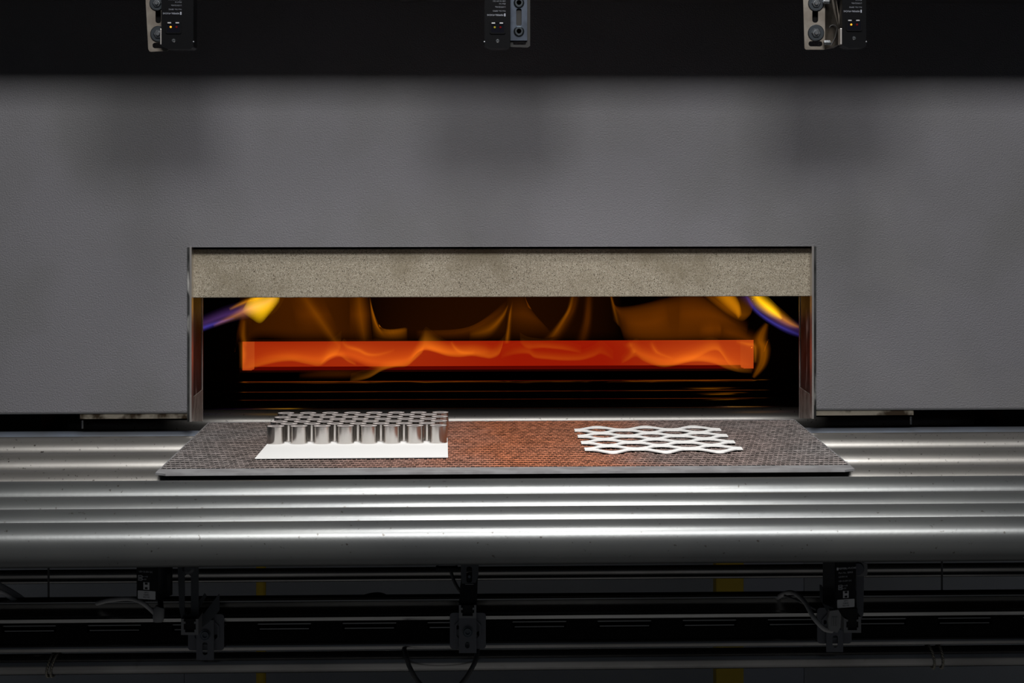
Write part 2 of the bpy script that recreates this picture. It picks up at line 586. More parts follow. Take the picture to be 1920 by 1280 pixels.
# ------------------------------------------------------------------ rollers
RR = 0.0275


def roller_y(v):
    th = math.atan((v - PPV) / F)
    return ((ZC - (1.0 - RR)) * math.cos(th) - RR) / math.sin(th)


ROLL = [
    (973.5, 'roller', 'frontmost bare steel roller, fully visible over the dark pipes below'),
    (948.5, 'roller', 'second steel roller from the front of the table'),
    (925.5, 'roller', 'third steel roller from the front, between tray and table front'),
    (896.5, 'roller', 'fourth steel roller from the front, just ahead of the black gap under the tray'),
    (876.0, 'roller_warm', 'steel roller under the front edge of the rusty mesh tray'),
    (843.5, 'roller_warm', 'speckled steel roller under the middle of the mesh tray'),
    (814.0, 'roller_warm', 'bright steel roller under the rear half of the mesh tray'),
    (804.0, 'roller_blue', 'shaded blue-tinged steel roller right below the grey furnace panel'),
    (764.5, 'roller_warm', 'steel roller just inside the furnace mouth behind the tray'),
    (747.5, 'roller_dark', 'dark roller inside the furnace, second behind the mouth'),
    (732.5, 'roller_dark', 'dark roller inside the furnace with a thin orange gleam'),
    (713.0, 'roller_dark', 'dark furnace roller farthest in, below the red glow'),
]
rollers = []
for v, mt, lab in ROLL:
    y = roller_y(v)
    x0, x1 = (-0.919, 1.049) if v > 790 else (-0.739, 0.889)
    r = MB().lathe([(0.010, x0 - 0.01), (0.010, x0), (RR - 0.002, x0), (RR, x0 + 0.002), (RR, 0), (RR, x1 - 0.002), (RR - 0.002, x1), (0.010, x1), (0.010, x1 + 0.01)],
                   (0, y, 1.0 - RR), 'X', 64)
    o = obj('conveyor_roller', r, M[mt], origin=(0.05, y, 1.0 - RR))
    tag(o, lab, 'roller')
    rollers.append((o, y))
# table side frames beyond both picture edges
for x, sd, lab in ((-0.95, -1, 'steel side frame holding the roller ends beyond the left edge of the picture'), (1.08, 1, 'steel side frame holding the roller ends beyond the right edge of the picture')):
    fr = thing('roller_table_frame', (x, 3.2, 0), lab, 'frame')
    obj('side_rail', MB().box(x - 0.02, x + 0.02, 2.7, 3.86, 0.92, 1.02, bevel=0.003), M['mount'], fr)
    obj('leg', MB().box(x - 0.02, x + 0.02, 2.83, 2.87, 0.0, 0.92), M['mount'], fr)
    x2 = x + 0.25 * sd
    obj('leg', MB().box(x2 - 0.02, x2 + 0.02, 3.80, 3.84, 0.0, 0.95), M['mount'], fr)
    obj('tie_bar', MB().box(min(x, x2), max(x, x2), 3.80, 3.84, 0.95, 0.98), M['mount'], fr)

# ------------------------------------------------------------------ mesh tray
ZT = 1.0035
TY0 = 0.4365 * F / (884.0 - PPV)
TY1 = 0.4365 * F / (788.0 - PPV)
TX0, TX1 = PZ(290, 887, ZT).x, PZ(1605, 880.5, ZT).x
tray = thing('mesh_tray', ((TX0 + TX1) / 2, (TY0 + TY1) / 2, 1.0), 'wide flat expanded mesh tray, rusty in the middle, half out of the furnace mouth', 'tray')
mg = 0.012
fy = 0.052
ry0, ry1 = TY0 + fy, TY1 - 0.006
rim = MB().sheet([(TX0, TY0 + 0.012), (TX0 + 0.016, TY0), (TX1 - 0.016, TY0), (TX1, TY0 + 0.012), (TX1, TY1), (TX0, TY1)],
                 [[(TX0 + 0.0018, ry0), (TX0 + 0.0018, ry1), (TX1 - 0.0018, ry1), (TX1 - 0.0018, ry0)]],
                 lambda a, b, d: Vector((a, b, ZT - d)), 0.0030)
obj('rim', rim, M['plate_rim'], tray)
cw, cd = 0.0070, 0.0215
mesh = MB()
nx = int((TX1 - TX0 - 0.0036) / cw)
ny = int((ry1 - ry0) / cd)
cw = (TX1 - TX0 - 0.0036) / nx
cd = (ry1 - ry0) / ny
vs, fs = [], []
TH = 0.0007
for j in range(ny):
    for i in range(nx + (1 if j % 2 else 0)):
        xa = TX0 + 0.0018 + (i - (0.5 if j % 2 else 0)) * cw
        xb = xa + cw
        xa, xb = max(xa, TX0 + 0.0018), min(xb, TX1 - 0.0018)
        ya, yb = ry0 + j * cd, ry0 + (j + 1) * cd
        z = ZT - 0.0004 + random.uniform(-0.00025, 0.00025)
        ix, iy = 0.0006 + random.uniform(-.0002, .0002), 0.0030 + random.uniform(-.0006, .0006)
        o = len(vs)
        # raised strand: the near lip of each hole is lifted a little
        vs += [(xa, ya, z), (xb, ya, z), (xb, yb, z), (xa, yb, z),
               (xa + ix, ya + iy, z + 0.0003), (xb - ix, ya + iy, z + 0.0003), (xb - ix, yb - iy, z - 0.0003), (xa + ix, yb - iy, z - 0.0003),
               (xa + ix, ya + iy, z - TH), (xb - ix, ya + iy, z - TH), (xb - ix, yb - iy, z - TH), (xa + ix, yb - iy, z - TH)]
        fs += [(o, o + 1, o + 5, o + 4), (o + 1, o + 2, o + 6, o + 5), (o + 2, o + 3, o + 7, o + 6), (o + 3, o, o + 4, o + 7),
               (o + 4, o + 5, o + 9, o + 8), (o + 5, o + 6, o + 10, o + 9), (o + 6, o + 7, o + 11, o + 10), (o + 7, o + 4, o + 8, o + 11)]
me = bpy.data.meshes.new('mesh_strands')
me.from_pydata([tuple(Vector(p) - tray.location) for p in vs], [], fs)
me.materials.append(M['rust'])
mo = bpy.data.objects.new('mesh_strands', me)
COL.objects.link(mo)
mo.parent = tray
mo['kind'] = 'stuff'
bk = MB().box(TX0 + 0.002, TX1 - 0.002, ry0 - 0.002, ry1 + 0.002, 1.0002, 1.0012)  # black sheet stands in for the shade in the mesh holes
tag(obj('hole_shade_sheet', bk, M['hole'], tray), 'dark sheet painted as the shade below the mesh')

# ------------------------------------------------------------------ white sheet and sleeves
ZS = ZT + 0.0006
c = [PZ(478, 860, ZS), PZ(840, 857.5, ZS), PZ(838.5, 789, ZS), PZ(537, 791, ZS)]
wsh = MB().sheet([(q.x, q.y) for q in c], [], lambda a, b, d: Vector((a, b, ZS - 0.0001 + d)), 0.0012)
o = obj('white_sheet', wsh, M['white'], origin=(sum(q.x for q in c) / 4, sum(q.y for q in c) / 4, ZS))
tag(o, 'smooth white sheet lying on the mesh tray under the steel sleeves', 'sheet')

ZB = ZS + 0.0011
HS = 0.0270
fl0, fl1 = PZ(517.0, 831.0, ZB), PZ(821.6, 829.5, ZB)
sp = (fl1.x - fl0.x) / 7
ys = (fl0.y + fl1.y) / 2
RS = sp * 0.380
prof = [(RS * 0.50, 0.0), (RS - 0.0006, 0.0), (RS, 0.0006), (RS, HS - 0.0006), (RS - 0.0006, HS), (RS * 0.50, HS)]
ordn = ['first', 'second', 'third', 'fourth', 'fifth', 'sixth', 'seventh', 'eighth']
rown = ['front row', 'second row', 'third row', 'fourth row', 'fifth row', 'sixth row', 'rearmost row']
first = None
for row in range(7):
    n = 8 if row % 2 == 0 else 7
    for i in range(n):
        x = fl0.x + (i + (0.5 if row % 2 else 0)) * sp
        y = ys + row * sp * 0.866
        if first is None:
            rimp = [(RS * 0.49, HS), (RS - 0.0005, HS), (RS - 0.0005, HS + 0.0002), (RS * 0.49, HS + 0.0002)]
            first = obj('steel_sleeve', MB().lathe(prof, (x, y, ZB), 'Z', 40, closed=True), M['sleeve'], origin=(x, y, ZB))
            s = first
            frim = obj('rim', MB().lathe(rimp, (x, y, ZB), 'Z', 40, closed=True), M['sleeve_rim'], s)
            fbore = obj('bore', MB().lathe([(RS * 0.49, 0.0), (RS * 0.49, HS - 0.0002), (RS * 0.51, HS - 0.0002), (RS * 0.51, 0.0)], (x, y, ZB), 'Z', 24, closed=True), M['bore'], s)
        else:
            s = first.copy()
            COL.objects.link(s)
            s.location = (x, y, ZB)
            for part in (frim, fbore):
                rr_ = part.copy()
                COL.objects.link(rr_)
                rr_.parent = s
        pos = ordn[i] + ' from left'
        if i == 0: pos = 'leftmost'
        if i == n - 1: pos = 'rightmost'
        tag(s, 'polished short steel sleeve, %s in the %s on the white sheet' % (pos, rown[row]), 'sleeve', 'steel sleeves on the white sheet')

# ------------------------------------------------------------------ white expanded lattice
ZL = ZT + 0.0012
la, lb = PZ(1077, 807, ZL), PZ(1351, 806, ZL)         # rear row ends
lc, ld = PZ(1096, 843, ZL), PZ(1391, 841, ZL)         # front row ends
lat = thing('white_lattice', ((la.x + ld.x) / 2, (la.y + ld.y) / 2, ZT), 'white expanded metal lattice piece lying on the right of the mesh tray', 'lattice')
yr, yf = (la.y + lb.y) / 2, (lc.y + ld.y) / 2
pit = (yr - yf) / 6.0
for k in range(8):
    st = MB()
    N = 72
    wv = pit * 0.27
    tops, bots = [], []
    for i in range(N + 1):
        t = i / N * 3.0                     # 0..3 diamonds
        ph = math.cos(2 * math.pi * t)      # +1 at prongs, -1 at diamond centres
        tri = ph * 0.92
        yy = yr - (k - 0.5) * pit + (tri if k % 2 else -tri) * pit * 0.52
        fr_ = (yr - yy) / (yr - yf)
        xa = la.x + (lc.x - la.x) * fr_
        xb = lb.x + (ld.x - lb.x) * fr_
        xx = xa + (xb - xa) * i / N
        hw = wv * (1.15 if abs(ph) > 0.8 else 1.0)
        zz = ZL + 0.0006 * (0.5 - 0.5 * math.cos(4 * math.pi * t)) * (1 if k % 2 else -0.2)
        tops.append((xx, yy + hw, zz))
        bots.append((xx, yy - hw, zz))
    th = 0.0016
    vv = []
    for a, b in zip(tops, bots):
        vv += [(a[0], a[1], a[2] + th), (b[0], b[1], b[2] + th), (b[0], b[1], b[2]), (a[0], a[1], a[2])]
    ff = []
    for i in range(N):
        q = i * 4
        for e in range(4):
            ff.append((q + e, q + (e + 1) % 4, q + 4 + (e + 1) % 4, q + 4 + e))
    ff += [(0, 1, 2, 3), (N * 4 + 3, N * 4 + 2, N * 4 + 1, N * 4)]
    st.add(vv, ff)
    obj('strand', st, M['whitelat'], lat)


# ------------------------------------------------------------------ fire
def sheet_flame(name, low, up, Y, T, mtl, parent, prof='soft', wob=0.03, n=8, ns=10, seed=0):
    """closed lens-like body of burning gas between two curves; thick where it burns densest"""
    A = catmull([(u, v, 0) for u, v in low], n)
    m = len(A) - 1
    B0 = catmull([(u, v, 0) for u, v in up], n)
    B = []
    for i in range(m + 1):
        s = i / m * (len(B0) - 1)
        k = min(int(s), len(B0) - 2)
        B.append(B0[k].lerp(B0[k + 1], s - k))
    rnd = random.Random(seed)
    p1, p2 = rnd.uniform(0, 6), rnd.uniform(0, 6)
    front, back = {}, {}
    vs = []
    for i in range(m + 1):
        t = i / m
        et = math.sin(math.pi * t) ** 0.7 if 0 < i < m else 0.0
        for j in range(ns + 1):
            s = j / ns
            q = A[i].lerp(B[i], s)
            y = Y + wob * math.sin(p1 + 5 * t + 2 * s) + 0.4 * wob * math.sin(p2 + 11 * t)
            if prof == 'soft':
                ps = (1 - abs(2 * s - 1)) ** 1.7
            elif prof == 'low':                       # crisp lower edge, fading upwards
                ps = min(1.0, s * 5) * (1 - s) ** 1.6
            elif prof == 'blob':
                ps = math.sin(math.pi * s)
            elif prof == 'sheet':
                ps = min(1, s * 6, (1 - s) * 6)
            else:                                      # 'up': crisp upper edge
                ps = min(1.0, (1 - s) * 5) * s ** 1.6
            w_ = T * et * ps
            c0 = P(q.x, q.y, y)
            w_ = max(w_, 0.0010)                       # a blunt rim all round
            front[i, j] = len(vs)
            vs.append(c0 + Vector((0, -w_ / 2, 0)))
            back[i, j] = len(vs)
            vs.append(c0 + Vector((0, w_ / 2, 0)))
    fs = []
    for i in range(m):
        for j in range(ns):
            for d, flip in ((front, False), (back, True)):
                f = [d[i, j], d[i + 1, j], d[i + 1, j + 1], d[i, j + 1]]
                f = [x for k, x in enumerate(f) if x not in f[:k]]
                if len(f) >= 3:
                    fs.append(tuple(f[::-1] if flip else f))
    loop = [(i, 0) for i in range(m)] + [(m, j) for j in range(ns)] + [(i, ns) for i in range(m, 0, -1)] + [(0, j) for j in range(ns, 0, -1)]
    for a_, b_ in zip(loop, loop[1:] + loop[:1]):
        fs.append((front[a_], back[a_], back[b_], front[b_]))
    mb = MB()
    mb.add(vs, fs, True)
    return obj(name, mb, mtl, parent, closed=True)


def ribbon_flame(name, path, width, Y, T, mtl, parent, **kw):
    c_ = catmull([(u, v, 0) for u, v in path], 4)
    if isinstance(width, (list, tuple)):
        ww_ = catmull([(q, 0, 0) for q in width], 4)
        width = [max(1.0, q.x) for q in ww_]
    lo, hi = [], []
    for i, q in enumerate(c_):
        t = (c_[min(i + 1, len(c_) - 1)] - c_[max(i - 1, 0)]).normalized()
        nn = Vector((-t.y, t.x, 0))
        ww = width[i] if isinstance(width, (list, tuple)) else width
        lo.append((q.x + nn.x * ww / 2, q.y + nn.y * ww / 2))
        hi.append((q.x - nn.x * ww / 2, q.y - nn.y * ww / 2))
    # curves share a parameter, so resample the upper one with the same count
    return sheet_flame(name, lo, hi, Y, T, mtl, parent, n=3, **kw)


FB = fire('flame_brown', (1.0, 0.22, 0.004), 0.58)
FO = fire('flame_orange', (1.0, 0.30, 0.012), 9.5)
FO2 = fire('flame_amber', (1.0, 0.27, 0.004), 4.0)
FY = fire('flame_yellow', (1.0, 0.56, 0.006), 26.0)
FA = fire('flame_gold', (1.0, 0.34, 0.004), 12.0)
FU = fire('flame_blue', (0.16, 0.13, 1.0), 6.5)
FV = fire('flame_violet', (0.42, 0.16, 0.75), 2.6)
FG = fire('flame_glow', (1.0, 0.19, 0.012), 8.0)
YF = 4.78
cur = thing('flame_curtain', (0.05, YF, 1.0), 'thin orange curtain of flame across the glowing inner opening', 'flame')
# dim veils above the glow
V = [
    ([(448, 712), (470, 640), (560, 640), (640, 640), (700, 640)], [(448, 540), (500, 540), (560, 540), (640, 540), (690, 540)], 0.075, 'sheet', FB),
    ([(440, 660), (452, 640), (470, 636)], [(446, 600), (462, 560), (480, 540)], 0.05, 'soft', FB),
    ([(560, 640), (600, 640), (645, 640)], [(540, 540), (575, 540), (600, 540)], 0.07, 'soft', FB),
    ([(655, 640), (680, 640), (700, 640)], [(655, 540), (680, 540), (697, 540)], 0.09, 'soft', FB),
    ([(700, 640), (730, 640), (764, 640)], [(692, 550), (712, 612), (764, 613)], 0.10, 'up', FO2),
    ([(780, 640), (850, 640), (950, 640)], [(780, 618), (880, 612), (952, 560)], 0.14, 'up', FB),
    ([(880, 640), (920, 632), (945, 600), (953, 575)], [(880, 615), (915, 603), (938, 588), (953, 568)], 0.035, 'soft', FO2),
    ([(942, 645), (948, 620), (953, 590)], [(958, 645), (960, 600), (962, 560)], 0.05, 'soft', FO2),
    ([(950, 640), (1000, 640), (1050, 640)], [(950, 540), (975, 540), (990, 575)], 0.09, 'soft', FB),
    ([(1010, 640), (1035, 615), (1060, 585), (1075, 550)], [(1055, 640), (1075, 605), (1085, 575), (1090, 545)], 0.10, 'soft', FB),
    ([(1020, 635), (1045, 605), (1062, 580), (1070, 545)], [(1050, 630), (1064, 600), (1074, 575), (1082, 545)], 0.04, 'soft', FO2),
    ([(1075, 640), (1090, 600), (1095, 545)], [(1108, 640), (1112, 600), (1115, 545)], 0.10, 'soft', FB),
    ([(1170, 640), (1215, 640), (1300, 640), (1420, 640)], [(1142, 545), (1160, 574), (1240, 560), (1300, 540)], 0.14, 'sheet', FB),
    ([(1150, 600), (1146, 575), (1142, 550)], [(1168, 620), (1156, 580), (1148, 550)], 0.03, 'soft', FO2),
    ([(1180, 640), (1220, 640), (1262, 640)], [(1165, 570), (1210, 572), (1245, 545)], 0.07, 'soft', FB),
    ([(1270, 640), (1330, 640), (1400, 640)], [(1275, 540), (1340, 540), (1405, 600)], 0.13, 'soft', FB),
    ([(1310, 640), (1340, 640), (1355, 630)], [(1310, 600), (1335, 595), (1350, 600)], 0.08, 'soft', FB),
    ([(1350, 640), (1390, 655), (1418, 700)], [(1360, 600), (1420, 620), (1440, 640)], 0.10, 'soft', FB),
    ([(690, 640), (800, 640), (1000, 640), (1165, 640)], [(690, 540), (850, 540), (1000, 540), (1165, 540)], 0.022, 'sheet', FB),  # added faint glow that lifts the black wall behind
    ([(560, 712), (600, 712), (660, 713)], [(560, 695), (620, 690), (700, 690)], 0.06, 'soft', FB),
]
for k, (lo, up, T, pr, mt) in enumerate(V):
    sheet_flame('flame_glow_veil', lo, up, YF + 0.02 * math.sin(k * 2.1), T, mt, cur, prof=pr, seed=k)
# bright tongues before the glow
Bn = [
    ([(655, 714), (690, 706), (715, 692), (738, 685.5), (762, 683), (776, 671), (790, 656), (797, 649), (815, 655), (838, 663), (862, 665), (885, 663), (905, 666), (920, 668), (935, 661), (941, 648), (943, 640)],
     [7, 8, 9, 8, 9, 13, 18, 17, 13, 11, 11, 11, 11, 10, 12, 9, 7], FO, 0.045),
    ([(452, 691), (470, 688), (500, 680), (525, 675), (550, 674), (575, 679), (600, 682), (618, 669), (632, 659), (640, 645)],
     [6, 8, 9, 9, 9, 9, 10, 14, 15, 12], FO, 0.030),
    ([(600, 684), (617, 668), (636, 665), (652, 676), (668, 684)], [4, 6, 7, 6, 4], FO, 0.025),
    ([(640, 640), (652, 650), (672, 656), (690, 664), (712, 664), (740, 656)], [8, 8, 7, 6, 6, 5], FO, 0.020),
    ([(845, 640), (855, 654), (868, 661), (890, 662)], [5, 6, 7, 6], FO, 0.02),
    ([(940, 668), (965, 661), (990, 660), (1003, 668), (1030, 671), (1060, 673), (1090, 672), (1112, 666), (1128, 660), (1150, 672)],
     [8, 9, 9, 8, 8, 8, 8, 9, 10, 7], FO, 0.016),
    ([(975, 640), (990, 650), (1020, 650), (1060, 654), (1090, 660)], [8, 9, 7, 7, 6], FO, 0.014),
    ([(1165, 680), (1178, 672), (1192, 663), (1206, 672), (1225, 680), (1245, 684), (1268, 681), (1290, 676), (1315, 675), (1340, 679), (1360, 687), (1385, 694), (1410, 697)],
     [6, 9, 14, 12, 11, 10, 10, 9, 8, 8, 9, 9, 6], FO, 0.030),
    ([(1262, 680), (1290, 674), (1312, 664), (1330, 655), (1345, 654), (1355, 664), (1368, 682), (1385, 692)], [8, 12, 12, 11, 9, 8, 8, 6], FO, 0.026),
    ([(1180, 640), (1184, 650), (1190, 662)], [14, 13, 8], FO, 0.018),
    ([(1220, 640), (1232, 660), (1262, 672)], [8, 7, 5], FO, 0.014),
    ([(1380, 640), (1402, 645), (1415, 650), (1416, 680)], [6, 7, 7, 5], FO, 0.020),
    ([(454, 640), (457, 664), (455, 690)], [8, 9, 7], FO, 0.020),
]
for k, (pa, wd, mt, T) in enumerate(Bn):
    yk = YF - 0.05 + 0.02 * math.sin(k * 1.7)
    if k in (0, 1, 2, 5, 6, 7, 8):           # licks with a crisp lower edge that fade upwards
        n_ = len(pa)
        sheet_flame('flame_tongue', [(u, v + q * 0.45) for (u, v), q in zip(pa, wd)],
                    [(u + (4 if k == 0 else 0), v - q * 2.1) for (u, v), q in zip(pa, wd)], yk, T * 1.1, mt, cur, prof='low', wob=0.012, n=6, ns=12, seed=40 + k)
    else:
        ribbon_flame('flame_tongue', pa, [q * 1.9 for q in wd], yk, T, mt, cur, wob=0.015, seed=40 + k)
# body of fire above the bright edges inside the opening
sheet_flame('flame_glow_veil', [(452, 692), (520, 676), (560, 676), (600, 682), (640, 670), (700, 690), (760, 684), (790, 658), (840, 665), (930, 664)],
            [(452, 636), (560, 636), (700, 636), (800, 638), (930, 638)], YF, 0.055, FG, cur, prof='low', seed=77)
sheet_flame('flame_glow_veil', [(1190, 662), (1215, 676), (1250, 686), (1310, 678), (1370, 690), (1412, 697)],
            [(1176, 636), (1260, 636), (1340, 636), (1418, 636)], YF, 0.05, FG, cur, prof='low', seed=78)

YBF = 4.12
b1 = thing('burner_flame', tuple(P(440, 595, YBF)), 'blue-rooted yellow burner flame slanting up from the left side of the mouth', 'flame')
ribbon_flame('blue_root', [(340, 636), (372, 618), (405, 606), (440, 596)], [4, 14, 12, 6], YBF, 0.035, FU, b1, seed=1, wob=0.006)
ribbon_flame('violet_sheath', [(335, 620), (380, 606), (430, 588), (480, 575), (520, 556)], [26, 30, 34, 34, 20], YBF, 0.05, FV, b1, seed=2, wob=0.006)
ribbon_flame('orange_body', [(400, 610), (440, 592), (470, 578), (500, 570), (520, 545)], [8, 18, 36, 44, 36], YBF, 0.03, FA, b1, seed=3, wob=0.006)
sheet_flame('yellow_core', [(452, 584), (470, 597), (488, 606), (505, 590), (524, 566)], [(466, 560), (482, 548), (500, 544), (514, 543), (526, 546)], YBF - 0.01, 0.034, FY, b1, prof='blob', wob=0.005, n=8, ns=12, seed=4)
ribbon_flame('orange_body', [(430, 580), (460, 566), (490, 556), (515, 540)], [8, 12, 14, 12], YBF, 0.04, FA, b1, seed=5, wob=0.006)
b2 = thing('burner_flame', tuple(P(1460, 590, YBF)), 'yellow and blue burner flame curving down to the right side of the mouth', 'flame')
ribbon_flame('blue_root', [(1398, 552), (1412, 575), (1430, 592), (1455, 608), (1480, 620), (1510, 632)], [8, 11, 11, 12, 14, 8], YBF, 0.035, FU, b2, seed=6, wob=0.006)
ribbon_flame('violet_sheath', [(1385, 545), (1420, 575), (1455, 598), (1490, 615), (1530, 630)], [26, 26, 28, 30, 20], YBF, 0.04, FV, b2, seed=7, wob=0.006)
ribbon_flame('yellow_core', [(1408, 540), (1424, 562), (1440, 576), (1455, 588), (1466, 598)], [22, 32, 30, 22, 8], YBF - 0.01, 0.045, FY, b2, seed=8, wob=0.005)
ribbon_flame('orange_body', [(1402, 540), (1430, 568), (1455, 588), (1480, 605), (1500, 614)], [26, 30, 28, 20, 8], YBF, 0.045, FA, b2, seed=9, wob=0.006)
sheet_flame('flame_wisp', [(1312, 548), (1340, 572), (1368, 592), (1392, 602), (1408, 590)], [(1340, 535), (1365, 540), (1390, 548), (1410, 545), (1418, 560)], 4.5, 0.050, FO2, cur, prof='low', wob=0.01, seed=10)
sheet_flame('flame_wisp', [(1330, 548), (1352, 568), (1378, 590), (1384, 598)], [(1352, 535), (1372, 545), (1386, 565), (1392, 590)], 4.45, 0.035, FA, cur, prof='blob', wob=0.01, seed=11)
ribbon_flame('flame_wisp', [(1412, 708), (1428, 682), (1432, 655), (1426, 635), (1438, 606)], [8, 22, 28, 30, 10], YF + 0.06, 0.07, FO2, cur, seed=12, wob=0.01)
ribbon_flame('flame_wisp', [(562, 545), (590, 585), (618, 625), (640, 655)], [34, 30, 26, 12], YF + 0.03, 0.022, FO2, cur, seed=13, wob=0.01)
ribbon_flame('flame_wisp', [(672, 545), (676, 590), (684, 640)], [36, 34, 30], YF + 0.04, 0.022, FO2, cur, seed=14, wob=0.01)
ribbon_flame('flame_wisp', [(458, 600), (456, 630), (462, 650)], [10, 16, 8], YF + 0.02, 0.03, FO2, cur, seed=15, wob=0.01)

# ------------------------------------------------------------------ sensors hanging from the beam
UPS = Matrix(((-1, 0, 0, 0), (0, 0, 1, 0), (0, -1, 0, 0), (0, 0, 0, 1)))   # lettering upside down, facing the camera
UPR = Matrix(((1, 0, 0, 0), (0, 0, -1, 0), (0, 1, 0, 0), (0, 0, 0, 1)))    # upright, facing the camera
PXM = 3.475 / F


def hex_bolt(parent, u, v, Y, r, seat='washer'):
    c_ = P(u, v, Y)
    wm = MB().lathe([(0.0, -0.0015), (r * PXM * 0.93, -0.0015), (r * PXM, -0.0008), (r * PXM, 0.001), (0, 0.001)], c_, 'Y', 28)
    wo = obj('washer', wm, M['washer'], parent)
    hm = MB()
    k = r * PXM * 0.56
    hm.lathe([(0, -0.0062), (k * 0.42, -0.0062), (k * 0.46, -0.0055), (k * 0.46, -0.0045), (k * 0.86, -0.0045), (k, -0.0038), (k, -0.0015)], c_, 'Y', 6, smooth=False)
    obj('nut', hm, M['bolt'], wo)
    hb = MB().lathe([(0, -0.0085), (k * 0.40, -0.0085), (k * 0.5, -0.0078), (k * 0.5, -0.004)], c_, 'Y', 16)
    obj('stud', hb, M['bolt'], wo)


